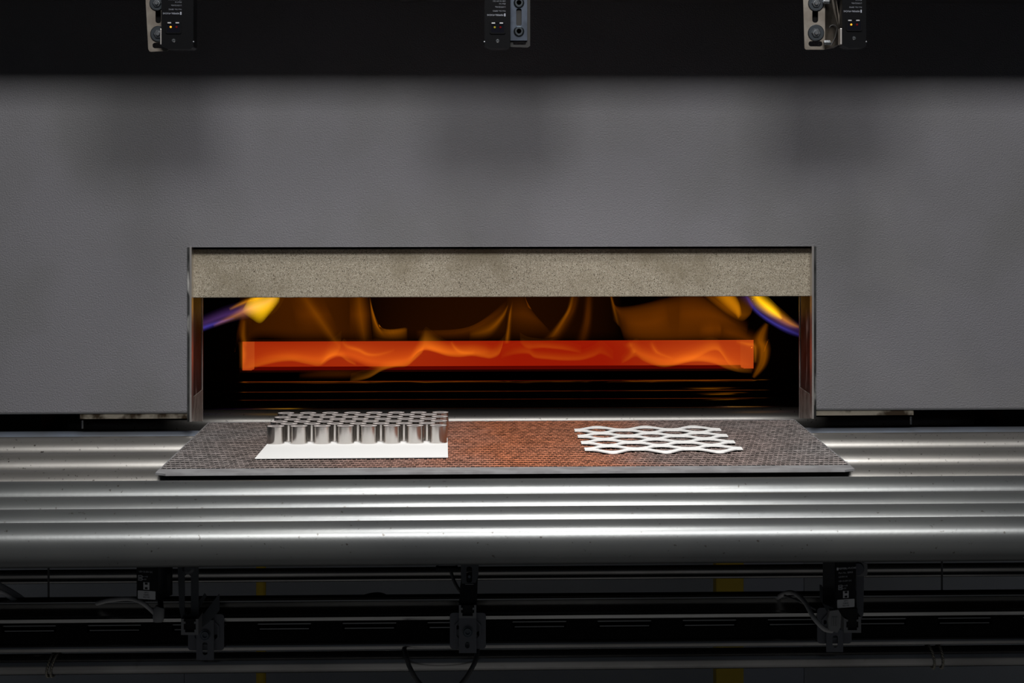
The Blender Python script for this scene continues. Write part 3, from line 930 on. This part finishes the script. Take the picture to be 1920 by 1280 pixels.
def top_sensor(u0, u1, v1, led, lab, bracket, ut, wc, dv, vt):
    """black box with lens window, u0..u1 wide, bottom at v1"""
    Y = 3.465
    um = (u0 + u1) / 2
    root = thing('light_barrier_sensor', tuple(P(um, 0, Y) + Vector((0, 0.03, 0.03))), lab, 'sensor')
    a, b = P(u0, v1, Y), P(u1, v1, Y)
    zt = 1.90
    body = MB().sheet([(a.x, a.z + 0.004), (a.x + 0.010, a.z), (b.x - 0.004, a.z), (b.x, a.z + 0.003), (b.x, zt), (a.x, zt)], [],
                      lambda x, z, d: Vector((x, Y + d, z)), 0.045)
    ho = obj('housing', body, M['black'], root)
    # window frame with rounded top corners, LEDs and screw
    w0, w1 = P(wc - 15, 63 + dv, Y - 0.0008), P(wc + 15, 37 + dv, Y - 0.0008)
    wf = MB().sheet(rrect(w0.x, w0.z, w1.x, w1.z, 0.003), [rrect(w0.x + 0.0022, w0.z + 0.0018, w1.x - 0.0022, w1.z - 0.004, 0.002)],
                    lambda x, z, d: Vector((x, Y - 0.0018 + d, z)), 0.002)
    wo = obj('window_frame', wf, M['black'], root)
    obj('lens', MB().box(w0.x + 0.002, w1.x - 0.002, Y - 0.0006, Y + 0.001, w0.z + 0.0015, w1.z - 0.002), M['window'], wo)
    for su in (-8, 7):
        g = P(wc + su, 43 + dv, Y - 0.002)
        gm = MB().box(g.x - 0.0028, g.x + 0.0028, Y - 0.0032, Y - 0.0004, g.z - 0.001, g.z + 0.001, bevel=0.0006)
        tag(obj('clip', gm, M['clip'], wo), 'pale clip')
    for su, m in ((-6, led), (6, 'redled')):
        g = P(wc + su * 0.9, 50.5 + dv, Y - 0.001)
        obj('indicator_light', MB().lathe([(0, -0.0016), (0.0010, -0.0013), (0.0015, -0.0005), (0.0015, 0.0005)], g, 'Y', 12), M[m], wo)
    g = P(wc, 76 + dv, Y)
    so = obj('screw', MB().lathe([(0, -0.0012), (0.0022, -0.0012), (0.003, -0.0004), (0.003, 0.0005)], g, 'Y', 14), M['bolt'], root)
    obj('screw_recess', MB().box(g.x - 0.0016, g.x + 0.0016, Y - 0.0016, Y - 0.0010, g.z - 0.0004, g.z + 0.0004), M['hole'], so)
    # upside-down lettering
    for v, t, sz in ((0, 'PEPPERL+FUCHS', 0.0034), (-7.5, 'Part No. 88902', 0.0031), (-15, 'LV39/32/40a', 0.0031), (-21, '82a/116', 0.0031), (-26, 'UB=10-30V DC', 0.0030)):
        text_part('lettering', t, sz, M['print'] if v == 0 else M['printdim'], root, P(ut - 4 if v == 0 else ut, vt + v, Y - 0.0006), UPS)
    g = P(ut - 3, vt, Y)
    lg = MB().box(g.x + 0.0003, g.x + 0.0022, Y - 0.0005, Y + 0.0005, g.z - 0.0022, g.z + 0.0022)
    obj('logo_mark', lg, M['print'], root)
    hx = P(u1 + 1, 78.5, Y)
    obj('edge_screw', MB().lathe([(0, -0.001), (0.0012, -0.0008), (0.0012, 0.002)], P((u1 + 0.3) if bracket != 'right' else u0 - 0.3, 78.5, Y), 'Y', 10), M['bolt'], root)
    YB_ = Y + 0.012
    if bracket in ('left', 'open'):
        if bracket == 'left':
            q = lambda u, v: (u, v)
            ol = [(273, -90), (273, 0), (278, 92), (280, 96), (283, 97), (313, 95.5), (318, 92), (318, -90)]
            holes = [rrect(291.5, 17, 302, 43.5, 4.5), rrect(286, 80, 310, 90.5, 4.5), rrect(291, -30, 302, -8, 4)]
            bolts = ((294.5, 6, 14), (297, 63.5, 15))
        else:
            ol = [(1506, -90), (1506, 0), (1508.5, 90), (1511, 93), (1546, 93), (1547, 91), (1547, -90)]
            holes = [rrect(1523, 17, 1534, 42.5, 4.8), rrect(1516, 77, 1542, 87, 4.5), rrect(1523, -30, 1534, -8, 4)]
            bolts = ((1530, 6, 15), (1530, 61.5, 15.5))
        bm_ = MB().sheet(ol, holes, at_plane(YB_), 0.003)
        br = obj('mounting_bracket', bm_, M['bracket'], root)
        if bracket == 'open':
            e0, e1 = P(1547, 92, YB_), P(1576, 84, Y - 0.0)
            wing = MB()
            for (ua, ub, va, vb) in ((1546, 1577, -90, 93),):
                p = [P(1546, -90, YB_), P(1566, -90, Y + 0.03), P(1568, 0, Y + 0.03), P(1577, 50, Y + 0.03), P(1577, 82, Y + 0.03), P(1562, 90, Y + 0.03), P(1546, 92.5, YB_)]
                wing.add([x for x in p] + [x + Vector((0.001, 0.0025, 0)) for x in p],
                         [tuple(range(7)), tuple(range(13, 6, -1))] + [(i, (i + 1) % 7, 7 + (i + 1) % 7, 7 + i) for i in range(7)])
            obj('side_wing', wing, M['bracket'], br)
            ed = MB().box(P(1575, 50, Y).x, P(1579, 50, Y).x, Y - 0.001, Y + 0.02, P(0, 80, Y).z, P(0, 49, Y).z, bevel=0.0008)
            tag(obj('bracket_edge', ed, M['flange'], br), 'bright cut edge of the bracket')
            g = P(1551, 80, Y + 0.004)
            sm = MB().lathe([(0, -0.006), (0.0035, -0.005), (0.0042, -0.003), (0.0042, 0.004), (0.002, 0.006)], g, 'X', 6, smooth=False)
            obj('side_nut', sm, M['bolt'], br)
            obj('side_nut', MB().lathe([(0, -0.006), (0.0035, -0.005), (0.0042, -0.003), (0.0042, 0.004), (0.002, 0.006)], P(1550, 3, Y + 0.004), 'X', 6, smooth=False), M['bolt'], br)
            arc = [P(1562 + 8 * math.cos(t), 56 - 9 * math.sin(t), Y + 0.02) for t in [math.radians(200 - 20 * k) for k in range(10)]] + [P(1566, 70, Y + 0.022), P(1558, 86, Y + 0.02)]
            obj('slot_edge', MB().tube(arc, 0.0010, 8), M['steeldark'], br)
        else:
            ed = MB().box(P(300, 50, Y).x, P(303, 50, Y).x, Y - 0.001, Y + 0.014, P(0, 83, Y).z, P(0, 53, Y).z, bevel=0.0008)
            tag(obj('bracket_edge', ed, M['flange'], br), 'bright cut edge of the bracket')
        for (bu, bv, r) in bolts:
            hex_bolt(br, bu, bv, YB_ - 0.001, r)
        bk_ = MB().sheet([(ol[0][0] + 2, -90), (ol[0][0] + 4, 70), (ol[0][0] + 36, 70), (ol[0][0] + 36, -90)], [], at_plane(YB_ + 0.012), 0.004)
        obj('rear_plate', bk_, M['hole'], br)
    else:
        outer = MB().sheet([(957, -90), (957, 88), (990, 89), (994, 86), (994, -90)], [rrect(962, 78, 986, 84, 2)], at_plane(YB_ + 0.004), 0.003)
        br = obj('mounting_bracket', outer, M['steeldark'], root)
        inn = MB().sheet([(957, -90), (957, 76), (988.5, 76), (988.5, -90)], [rrect(968, 16, 978, 48, 3)], at_plane(YB_), 0.0035)
        ip = obj('slotted_plate', inn, M['blued'], br)
        for (bu, bv) in ((973, 5), (973, 58.5)):
            c_ = P(bu, bv, YB_)
            r = 10 * PXM
            wm = MB().lathe([(r * 0.72, -0.0015), (r * 0.9, -0.003), (r, -0.0015), (r, 0.001)], c_, 'Y', 28)
            obj('cap_screw', MB().lathe([(0, 0.0), (r * 0.42, 0.0), (r * 0.46, -0.004), (r * 0.72, -0.004), (r * 0.78, -0.003), (r * 0.80, -0.0005), (r * 0.98, -0.0015), (r, 0.001), (0, 0.001)], c_, 'Y', 28), M['washer'], br)
    # arm up to the beam
    c0 = P(um, -30, Y)
    arm = MB().box(a.x + 0.004, b.x - 0.004, Y + 0.03, 3.531, 1.80, 1.84)
    obj('hanger_arm', arm, M['armdark'], root)
    return root


top_sensor(302.5, 362.5, 92, 'amber', 'black hanging sensor with amber light on a steel bracket, top left of the dark panel', 'left', 340.5, 325.5, 0, 25)
top_sensor(908.5, 956, 91, 'yellowled', 'black hanging sensor beside a blue-grey slotted bracket, top middle of the dark panel', 'right', 948, 933, 0.5, 28)
top_sensor(1579, 1624, 90, 'amber', 'black hanging sensor with amber light and open winged bracket, top right of the dark panel', 'open', 1616, 1601.5, -4.5, 21)

# ------------------------------------------------------------------ under the table: bars, rail and pipes
YR = 3.12


def hbar(name, v, r_px, Y, mtl, lab, cat, x0=-1.0, x1=1.1, n=24):
    z = zat(v, Y)
    r = r_px * Y / F
    o = obj(name, MB().tube([(x0, Y, z), (x1, Y, z)], r, n), mtl, origin=(0.05, Y, z - r))
    return tag(o, lab, cat)


hbar('cross_bar', 1070, 9, 3.62, M['pipe'], 'dark thin cross bar seen just below the front roller', 'bar', -1.1, 1.2)
hbar('cross_bar', 1083, 4, 3.66, M['pipe'], 'thinnest dark bar close under the cross bar behind the sensors', 'bar', -1.1, 1.2)
for u, lab in ((91, 'thin black vertical rod at the left behind the slotted rail'), (1766, 'thin black vertical rod at the right behind the slotted rail')):
    a, b = P(u, 1040, 3.5), P(u, 1135, 3.5)
    o = obj('support_rod', MB().tube([b, a, Vector((a.x, a.y, 0.9415))], 0.0016, 8), M['cabledark'], origin=b)
    tag(o, lab, 'rod')

rail = thing('slotted_rail', (0.05, YR, zat(1190, YR)), 'long aluminium slotted rail running across below the rollers', 'rail')
X0, X1 = -1.0, 1.1


def prism(profile, x0, x1):
    """profile: list of (Y, Z) loop extruded along X"""
    n = len(profile)
    mb = MB()
    vs = [Vector((x0, y, z)) for y, z in profile] + [Vector((x1, y, z)) for y, z in profile]
    fs = [tuple(range(n))[::-1], tuple(range(n, 2 * n))] + [(i, (i + 1) % n, n + (i + 1) % n, n + i) for i in range(n)]
    return mb.add(vs, fs)


zr = lambda v: zat(v, YR)
obj('top_lip', prism([(YR - 0.004, zr(1123)), (YR - 0.004, zr(1120.5)), (YR - 0.0025, zr(1119.5)), (YR + 0.03, zr(1119.5)), (YR + 0.03, zr(1123))], X0, X1), M['alu'], rail)
obj('front_face', prism([(YR + 0.004, zr(1126)), (YR - 0.006, zr(1146)), (YR - 0.009, zr(1148.5)), (YR - 0.010, zr(1151)), (YR - 0.009, zr(1154)), (YR - 0.007, zr(1158)), (YR + 0.004, zr(1158)), (YR + 0.008, zr(1126))], X0, X1), M['alu'], rail)
obj('groove_floor', MB().box(X0, X1, YR + 0.008, YR + 0.03, zr(1199), zr(1119.5)), M['hole'], rail)
# web pieces between the slots, and the pale ledge seen through each slot
pitch_u = 159.6
slots = [(163 + pitch_u * k, 163 + pitch_u * k + 101) for k in range(-2, 12)]
z_hi, z_lo = zr(1158), zr(1178)
obj('lower_web', MB().box(X0, X1, YR, YR + 0.004, zr(1199), z_lo), M['hole'], rail)
edges = [X0] + [P(u, 1168, YR).x for s_ in slots for u in s_] + [X1]
for i in range(0, len(edges), 2):
    a, b = edges[i], edges[i + 1]
    if b > a:
        obj('web_piece', prism([(YR, z_lo), (YR, z_hi), (YR + 0.004, z_hi), (YR + 0.004, z_lo)], a, b), M['hole'], rail)
for (u0, u1) in slots:
    a, b = P(u0, 1168, YR).x, P(u1, 1168, YR).x
    lg = MB()
    lg.box(a, b, YR + 0.0045, YR + 0.0075, zr(1167.5), zr(1165.5))
    lg.box(a + 0.003, b - 0.003, YR + 0.0035, YR + 0.0075, zr(1176.5), zr(1174.5))
    obj('slot_ledge', lg, M['alu'], rail)

hbar('conduit_pipe', 1206.5, 8.5, YR + 0.005, M['pipe'], 'slim steel pipe directly under the slotted rail', 'pipe')
hbar('support_pipe', 1236.5, 19.5, YR + 0.03, M['pipe'], 'thick steel pipe, lowest one across the bottom of the picture', 'pipe', n=40)


def cable(name, pts, Y, r_px, mtl, lab, dy=None):
    q = [P(u, v, Y + (dy[i] if dy else 0)) for i, (u, v) in enumerate(pts)]
    q = catmull(q, 8)
    mid = q[len(q) // 2]
    o = obj(name, MB().tube(q, r_px * Y / F, 10), mtl, origin=tuple(mid))
    return tag(o, lab, 'cable')


cable('cable', [(-40, 1078), (0, 1098), (28, 1114), (52, 1132), (66, 1150)], 3.15, 6, M['cable_lifted'], 'upper grey cable of the pair drooping at the far left', [0, 0, 0, 0.01, 0.03])
cable('cable', [(-40, 1095), (0, 1109), (20, 1120), (38, 1133), (50, 1150)], 3.13, 4.5, M['cable_lifted'], 'lower thinner grey cable of the pair at the far left', [0, 0, 0, 0.01, 0.03])
cable('cable', [(655, 1130), (680, 1119), (700, 1114), (718, 1115), (735, 1126)], 3.16, 3.6, M['cabledark'], 'black cable arching over the rail left of centre')
cable('cable', [(750, 1204), (760, 1222), (768, 1250), (790, 1284), (825, 1306), (862, 1284), (886, 1250), (894, 1228), (896, 1200)], 3.10, 4.4, M['cabledark'], 'black cable hanging in a loop under the middle sensor', [0.075, 0.01, 0, 0, 0, 0, 0, 0.005, 0.022])
cable('cable', [(182, 1131), (205, 1125), (240, 1122), (262, 1127), (280, 1140), (292, 1152)], 3.02, 4.2, M['cable'], 'grey cable running from the left plug to the left', [0.09, 0.06, 0.02, 0, 0, 0])
cable('cable', [(1446, 1128), (1472, 1112), (1492, 1113), (1510, 1130), (1526, 1158), (1545, 1178), (1560, 1182)], 3.02, 4.6, M['cable'], 'grey cable curving down to the plug of the right sensor', [0.125, 0.08, 0.04, 0.01, -0.01, -0.01, 0])
cable('cable', [(1470, 1116), (1492, 1124), (1512, 1133), (1530, 1142)], 3.06, 2.4, M['cabledark'], 'thin black cable behind the right sensor cable')
cable('cable', [(845, 1069), (851, 1088), (860, 1104), (868, 1112)], 3.06, 3.2, M['cabledark'], 'short black cable curving into the middle sensor')

# twisted wire ties round the thick pipe
zpc = zat(1236.5, YR + 0.03)
rp = 19.5 * (YR + 0.03) / F
for (u, tilt, lab) in ((89, 6, 'twisted wire tie round the thick pipe at the left, outer turn'), (97, 6, 'twisted wire tie round the thick pipe at the left, inner turn'),
                       (1752, -5, 'twisted wire tie round the thick pipe at the right, first turn'), (1770, -3, 'twisted wire tie round the thick pipe at the right, last turn')):
    x = P(u, 1240, YR).x
    mb = MB()
    for ph in (0, math.pi):
        pts = []
        for k in range(49):
            a = 2 * math.pi * k / 48
            tw = ph + a * 14
            rr = rp + 0.0022 + 0.0009 * math.cos(tw)
            pts.append((x + tilt * 0.0008 * math.cos(a + 0.6) + 0.0009 * math.sin(tw), YR + 0.03 - rr * math.sin(a), zpc + rr * math.cos(a)))
        mb.tube(pts, 0.0012, 6, caps=False)
    tag(obj('wire_tie', mb, M['rope'], origin=(x, YR + 0.03, zpc - rp)), lab, 'tie')


# ------------------------------------------------------------------ sensors below the table
def mount(root, du, dv, screw, holes, tab, tabslot, plate=(843, 1148, 911, 1216), Y=YR - 0.012):
    """cast plate on the rail with chamfered inner boss, slotted tab and cap screw"""
    u0, v0, u1, v1 = plate
    pm = MB().sheet(rrect(u0, v0, u1, v1, 6), [circ(h[0], h[1], h[2]) for h in holes], at_plane(Y), 0.006)
    po = obj('mount_plate', pm, M['mount'], root)
    cx, cy = (u0 + u1) / 2, (v0 + v1) / 2
    oc = [(cx + (u1 - u0) * 0.40 * math.cos(a), cy + (v1 - v0) * 0.42 * math.sin(a)) for a in [math.radians(22.5 + 45 * k) for k in range(8)]]
    ic = [(cx + (u1 - u0) * 0.34 * math.cos(a), cy + (v1 - v0) * 0.36 * math.sin(a)) for a in [math.radians(22.5 + 45 * k) for k in range(8)]]
    obj('raised_ring', MB().sheet(oc, [ic], at_plane(Y - 0.002), 0.002), M['mount'], po)
    tu0, tv0, tu1, tv1 = tab
    tm = MB().sheet([(tu0, tv0), (tu1, tv0), (tu1, tv1), (tu0, tv1)], [rrect(*tabslot, (tabslot[2] - tabslot[0]) / 2.01)], at_plane(Y - 0.008), 0.003)
    to = obj('slotted_tab', tm, M['mount'], root)
    if screw:
        c_ = P(screw[0], screw[1], Y - 0.009)
        r = 9.5 * 3.1 / F
        sm = MB().lathe([(0, -0.001), (r * 0.42, -0.001), (r * 0.46, -0.004), (r * 0.75, -0.004), (r * 0.8, -0.001), (r, -0.0012), (r, 0.001), (0, 0.001)], c_, 'Y', 24)
        obj('cap_screw', sm, M['washer'], to)
    return po


def u_profile(root, u0, v0, u1, v1, Y=3.02, t=5):
    """end of an aluminium U-channel with inner nibs, seen end on"""
    ol = [(u0, v0), (u0 + t, v0), (u0 + t, v0 + 5), (u0 + t + 3, v0 + 5), (u0 + t + 3, v0 + 9), (u0 + t, v0 + 9), (u0 + t, v1 - 10), (u0 + t + 2.5, v1 - 10), (u0 + t + 2.5, v1 - t),
          (u1 - t - 2.5, v1 - t), (u1 - t - 2.5, v1 - 10), (u1 - t, v1 - 10), (u1 - t, v0 + 9), (u1 - t - 3, v0 + 9), (u1 - t - 3, v0 + 5), (u1 - t, v0 + 5), (u1 - t, v0), (u1, v0), (u1, v1), (u0, v1)]
    po = obj('channel_end', MB().sheet(ol, [], at_plane(Y), 0.05), M['alu_dark'], root)
    a, b = P(u0 + t, v1 - t, Y + 0.004), P(u1 - t, v0, Y + 0.004)
    obj('channel_core', MB().box(a.x, b.x, Y + 0.004, Y + 0.05, a.z, b.z), M['blackm'], po)
    return po


M['alu_dark'] = mat('dark_anodised_channel', (0.22, 0.22, 0.225), 0.5, 0.5)


def sensor_box(root, corner_u, v0, v1, W, D, ang, side, Y=3.0):
    """box whose lettered face spans W px; ang turns the face; corner_u is the face's left edge. returns face matrix"""
    s_ = Y / F
    p = P(corner_u, v1, Y)
    R = Matrix.Rotation(math.radians(ang), 4, 'Z')
    T = Matrix.Translation(p) @ R
    Hh = (v1 - v0) * s_
    b = MB().box(0, W * s_, 0, D * s_, 0, Hh, mtx=T, bevel=0.0012)
    obj('housing', b, M['black'], root)
    b2 = MB().box(W * s_ * 0.03, W * s_ * 0.97, -0.0004, 0.0008, 0.006, Hh - 0.002, mtx=T)
    obj('face_plate', b2, M['blackm'], root)
    return T, s_, Hh


def sensor_face(root, T, s_, items, sticker, icon, wiring):
    Tm = T @ Matrix.Translation((0, -0.0008, 0))
    for (x, z, t, sz, mt) in items:
        text_part('lettering', t, sz * s_, M[mt + '_low'], root, (0, 0, 0), Tm @ Matrix.Translation((x * s_, 0, z * s_)) @ UPR)
    if sticker:
        x0, z0, x1, z1, lines = sticker
        so = obj('sticker', MB().sheet(rrect(x0 * s_, z0 * s_, x1 * s_, z1 * s_, 0.001), [], lambda a, b, d: Tm @ Vector((a, d - 0.0004, b)), 0.0006), M['sticker'], root)
        for k, t in enumerate(lines):
            text_part('lettering', t, 4.0 * s_, M['inkdark'], so, (0, 0, 0),
                      Tm @ Matrix.Translation(((x0 + x1) / 2 * s_, -0.0006, (z1 - 3.2 - 4.4 * k) * s_)) @ UPR, 'CENTER')
    if icon:
        x, z, a = icon                        # pale square with a dark H in it
        io = obj('symbol', MB().box((x - a) * s_, (x + a) * s_, -0.0004, 0.0004, (z - a * 1.15) * s_, (z + a * 1.15) * s_, mtx=Tm), M['sticker'], root)
        hh = MB()
        for z0_, z1_ in ((0.42, 1.0), (-1.0, -0.42)):
            hh.box((x - a * 0.45) * s_, (x + a * 0.45) * s_, -0.0008, -0.0003, (z + a * z0_) * s_, (z + a * z1_) * s_, mtx=Tm)
        obj('symbol_window', hh, M['blackm'], io)
    if wiring:
        x, z, a = wiring
        wm = MB()
        for (xa, xb, za, zb) in ((-a, a, a * 1.2 - 1, a * 1.2), (-a, a, -a * 1.2, -a * 1.2 + 1), (-a, -a + 1, -a * 1.2, a * 1.2), (a - 1, a, -a * 1.2, a * 1.2),
                                 (-1.8, -0.9, -2.6, 2.6), (0.9, 1.8, -2.6, 2.6), (-1.8, 1.8, -0.5, 0.5), (a, a + 3, 2.2, 3.0), (a, a + 3, -3.0, -2.2)):
            wm.box((x + xa) * s_, (x + xb) * s_, -0.0005, 0.0003, (z + za) * s_, (z + zb) * s_, mtx=Tm)
        obj('wiring_symbol', wm, M['printdim_low'], root)
        for dz, t in ((2.6, '+UB'), (-2.6, '0V')):
            text_part('lettering', t, 4.0 * s_, M['printdim_low'], root, (0, 0, 0), Tm @ Matrix.Translation(((x + a + 4) * s_, 0, (z + dz) * s_)) @ UPR)


# left sensor
s1 = thing('photoelectric_sensor', tuple(P(300, 1200, 3.02)), 'black lettered sensor with grey sticker standing under the rollers at lower left', 'sensor')
T, s_, Hh = sensor_box(s1, 255.5, 1035, 1124, 44, 62, -19, 'r')
sensor_face(s1, T, s_, [(6, 53, 'UB=10-30V DC', 4.4, 'printdim')], (4, 2.5, 40, 18, ['DP11', 'H28.B1', 'BQ1103']), (21.5, 27, 6), (9, 41.5, 4.2))
wing = MB().sheet([(299, 1035), (318, 1035), (318, 1085), (313, 1114), (303, 1122), (299, 1122)], [], at_plane(3.03), 0.03)
obj('rear_cover', wing, M['black'], s1)
obj('connector', MB().tube([P(300, 1120, 3.03), P(301.5, 1138, 3.02)], 5.5 * s_, 14), M['black'], s1)
pg = MB()
pgc = [P(300, 1137, 3.02), P(298, 1142, 3.02), P(297, 1158, 3.02), P(297, 1165, 3.02)]
pg.tube(pgc, 0, 14, radii=[8 * s_, 10.5 * s_, 10.5 * s_, 9.5 * s_])
obj('cable_plug', pg, M['plug'], s1)
obj('slotted_arm', MB().sheet([(332, 1040), (372, 1040), (372, 1158), (340, 1159), (336, 1140), (334, 1090)], [[(346, 1080), (346, 1148), (353, 1154), (358, 1148), (358, 1080), (352, 1075)]], at_plane(3.04), 0.004), M['armdark'], s1)
obj('arm_hub', MB().lathe([(0, -0.004), (7 * s_, -0.004), (12 * s_, -0.001), (12 * s_, 0.002)], P(353, 1064, 3.038), 'Y', 24), M['armdark'], s1)
u_profile(s1, 339.5, 1160, 372, 1190)
obj('angled_blade', MB().sheet([(372, 1164), (411, 1112), (411.5, 1144), (392, 1166), (378, 1176), (372, 1176)], [], at_plane(3.06), 0.003), M['armdark'], s1)
obj('angled_blade', MB().sheet([(371, 1130), (383, 1112), (387, 1117), (376, 1138), (371, 1142)], [], at_plane(3.065), 0.003), M['armdark'], s1)
mount(s1, 0, 0, (384.5, 1190), [(405, 1193, 4)], (368, 1162, 401, 1237), (379.5, 1203, 389, 1228), plate=(352.5, 1151, 420, 1219))

# middle sensor, seen edge on
s2 = thing('photoelectric_sensor', tuple(P(877, 1200, 3.02)), 'dark sensor seen edge on, standing on the rail in the lower middle', 'sensor')
obj('housing', MB().sheet([(865, 1085), (896, 1080), (894, 1140), (890, 1154), (864, 1154), (862, 1110)], [], at_plane(3.02), 0.04), M['black'], s2)
obj('bracket_head', MB().sheet([(864, 1040), (898, 1040), (897, 1078), (892, 1092), (866, 1094), (864, 1075)], [rrect(874.5, 1062, 885, 1092, 4)], at_plane(3.015), 0.004), M['armdark'], s2)
sc = P(880, 1080, 3.016)
obj('adjusting_screw', MB().lathe([(0, -0.003), (2.8 * s_, -0.003), (3.4 * s_, 0), (3.4 * s_, 0.003)], sc, 'Y', 12), M['washer'], s2)
obj('edge_trim', MB().box(P(872, 1101.5, 3.018).x, P(888, 1101.5, 3.018).x, 3.0175, 3.021, P(0, 1102.3, 3.018).z, P(0, 1101.2, 3.018).z), M['alu'], s2)
a, b = P(817, 1072, 3.04), P(858, 1064, 3.04)
cn = MB().box(a.x, b.x, 3.04, 3.06, a.z, b.z, bevel=0.0008)
co_ = obj('connector', cn, M['blackm'], s2)
obj('connector_top', MB().box(P(822, 0, 3.04).x, P(854, 0, 3.04).x, 3.0395, 3.0595, P(0, 1066.5, 3.04).z, P(0, 1063.5, 3.04).z), M['alu'], co_)
u_profile(s2, 860.5, 1134, 893, 1158.5, Y=3.008, t=4)
mount(s2, 0, 0, (877, 1184), [(857, 1176, 4.2), (898, 1187.5, 4.5)], (860.5, 1158, 893.5, 1224), (872, 1203, 880.5, 1215), plate=(843.5, 1148.5, 911, 1216))

# right sensor
s3 = thing('photoelectric_sensor', tuple(P(1586, 1200, 3.02)), 'black lettered sensor with grey sticker and cable standing at lower right', 'sensor')
T, s_, Hh = sensor_box(s3, 1566, 1030, 1141.5, 44, 56, 17, 'l')
sensor_face(s3, T, s_, [(6.5, 75.5, 'PEPPERL+FUCHS', 5.0, 'print'), (6.5, 67.5, 'Part No. 88903', 4.8, 'printdim'), (6.5, 60, 'LD39/116', 4.6, 'printdim'), (6.5, 52, 'UB=10-30V DC', 4.2, 'printdim')],
            (3.5, 2, 39.5, 17.5, ['DP11', 'H28.B1', 'BQ1103']), (21.5, 26.5, 5.8), (10, 40.5, 4.0))
lm = MB().box(2.8 * s_, 5.8 * s_, -0.0013, -0.0005, 73 * s_, 78 * s_, mtx=T)
obj('logo_mark', lm, M['print_low'], s3)
obj('rear_bracket', MB().sheet([(1606, 1040), (1620, 1040), (1620, 1082), (1619, 1150), (1616, 1160), (1606, 1160)], [], at_plane(3.05), 0.004), M['mount'], s3)
obj('corner_plate', MB().sheet([(1606, 1050), (1626.5, 1057), (1626.5, 1076), (1624, 1080), (1606, 1080)], [], at_plane(3.045), 0.003), M['alu_dark'], s3)
obj('corner_hub', MB().lathe([(0, -0.003), (11 * s_, -0.003), (13 * s_, 0), (13 * s_, 0.003)], P(1608, 1066, 3.043), 'Y', 24), M['mount'], s3)
obj('lower_body', MB().sheet([(1572, 1141), (1608, 1141), (1608, 1160), (1585, 1160), (1574, 1150)], [], at_plane(3.02), 0.03), M['blackm'], s3)
u_profile(s3, 1582, 1156, 1614.5, 1186)
obj('angled_blade', MB().sheet([(1537, 1096), (1541, 1097), (1560, 1134), (1561, 1148), (1552, 1150), (1538, 1122)], [], at_plane(3.05), 0.003), M['armdark'], s3)
pgc = [P(1572, 1146, 3.02), P(1566, 1150, 3.0), P(1565, 1172, 3.0), P(1566, 1183, 3.01)]
pb = MB().sheet([(1556, 1145), (1572, 1143), (1577, 1152), (1576, 1176), (1570, 1186), (1555, 1181), (1553, 1160)], [], at_plane(2.995), 0.014)
po = obj('cable_plug', pb, M['plug'], s3)
for k in range(3):
    a, b = P(1560 + 4 * k, 1174, 2.995), P(1562 + 4 * k, 1156, 2.995)
    obj('grip_rib', MB().box(a.x, b.x, 2.994, 2.998, a.z, b.z), M['plug'], po)
mount(s3, 0, 0, None, [(1546.5, 1166, 4)], (1549.5, 1180, 1581, 1222), (1561, 1190, 1571, 1213.5), plate=(1532.5, 1139, 1597, 1206))

# ------------------------------------------------------------------ yellow posts and back sheets
a = P(489.5, 1170, 4.6)
o = obj('yellow_post', MB().tube([(a.x, 4.6, 0), (a.x, 4.6, 0.86)], 9.3 * 4.6 / F, 20), M['yellow'], origin=(a.x, 4.6, 0))
tag(o, 'slim round yellow post standing behind the rail at lower left', 'post')
a = P(1368.5, 1170, 4.7)
hw = 26.3 * 4.7 / F
o = obj('yellow_post', MB().box(a.x - hw, a.x + hw, 4.7, 4.76, 0, 0.86, bevel=0.003), M['yellow'], origin=(a.x, 4.73, 0))
tag(o, 'broad flat yellow post standing behind the rail at lower right', 'post')
YK = 5.3
ke = [(-260, 345, 'cabinet'), (346, 1392, 'cabinet'), (1393, 1507, 'cabinet_blue'), (1508, 2160, 'cabinet')]
base = thing('base_cabinet', (0.05, YK, 0), 'grey sheet-clad furnace base in the dark behind the pipes', 'base')
for u0, u1, mt in ke:
    obj('cladding_sheet', MB().box(P(u0, 1200, YK).x, P(u1, 1200, YK).x, YK, YK + 0.02, 0.0, 0.86), M[mt], base)
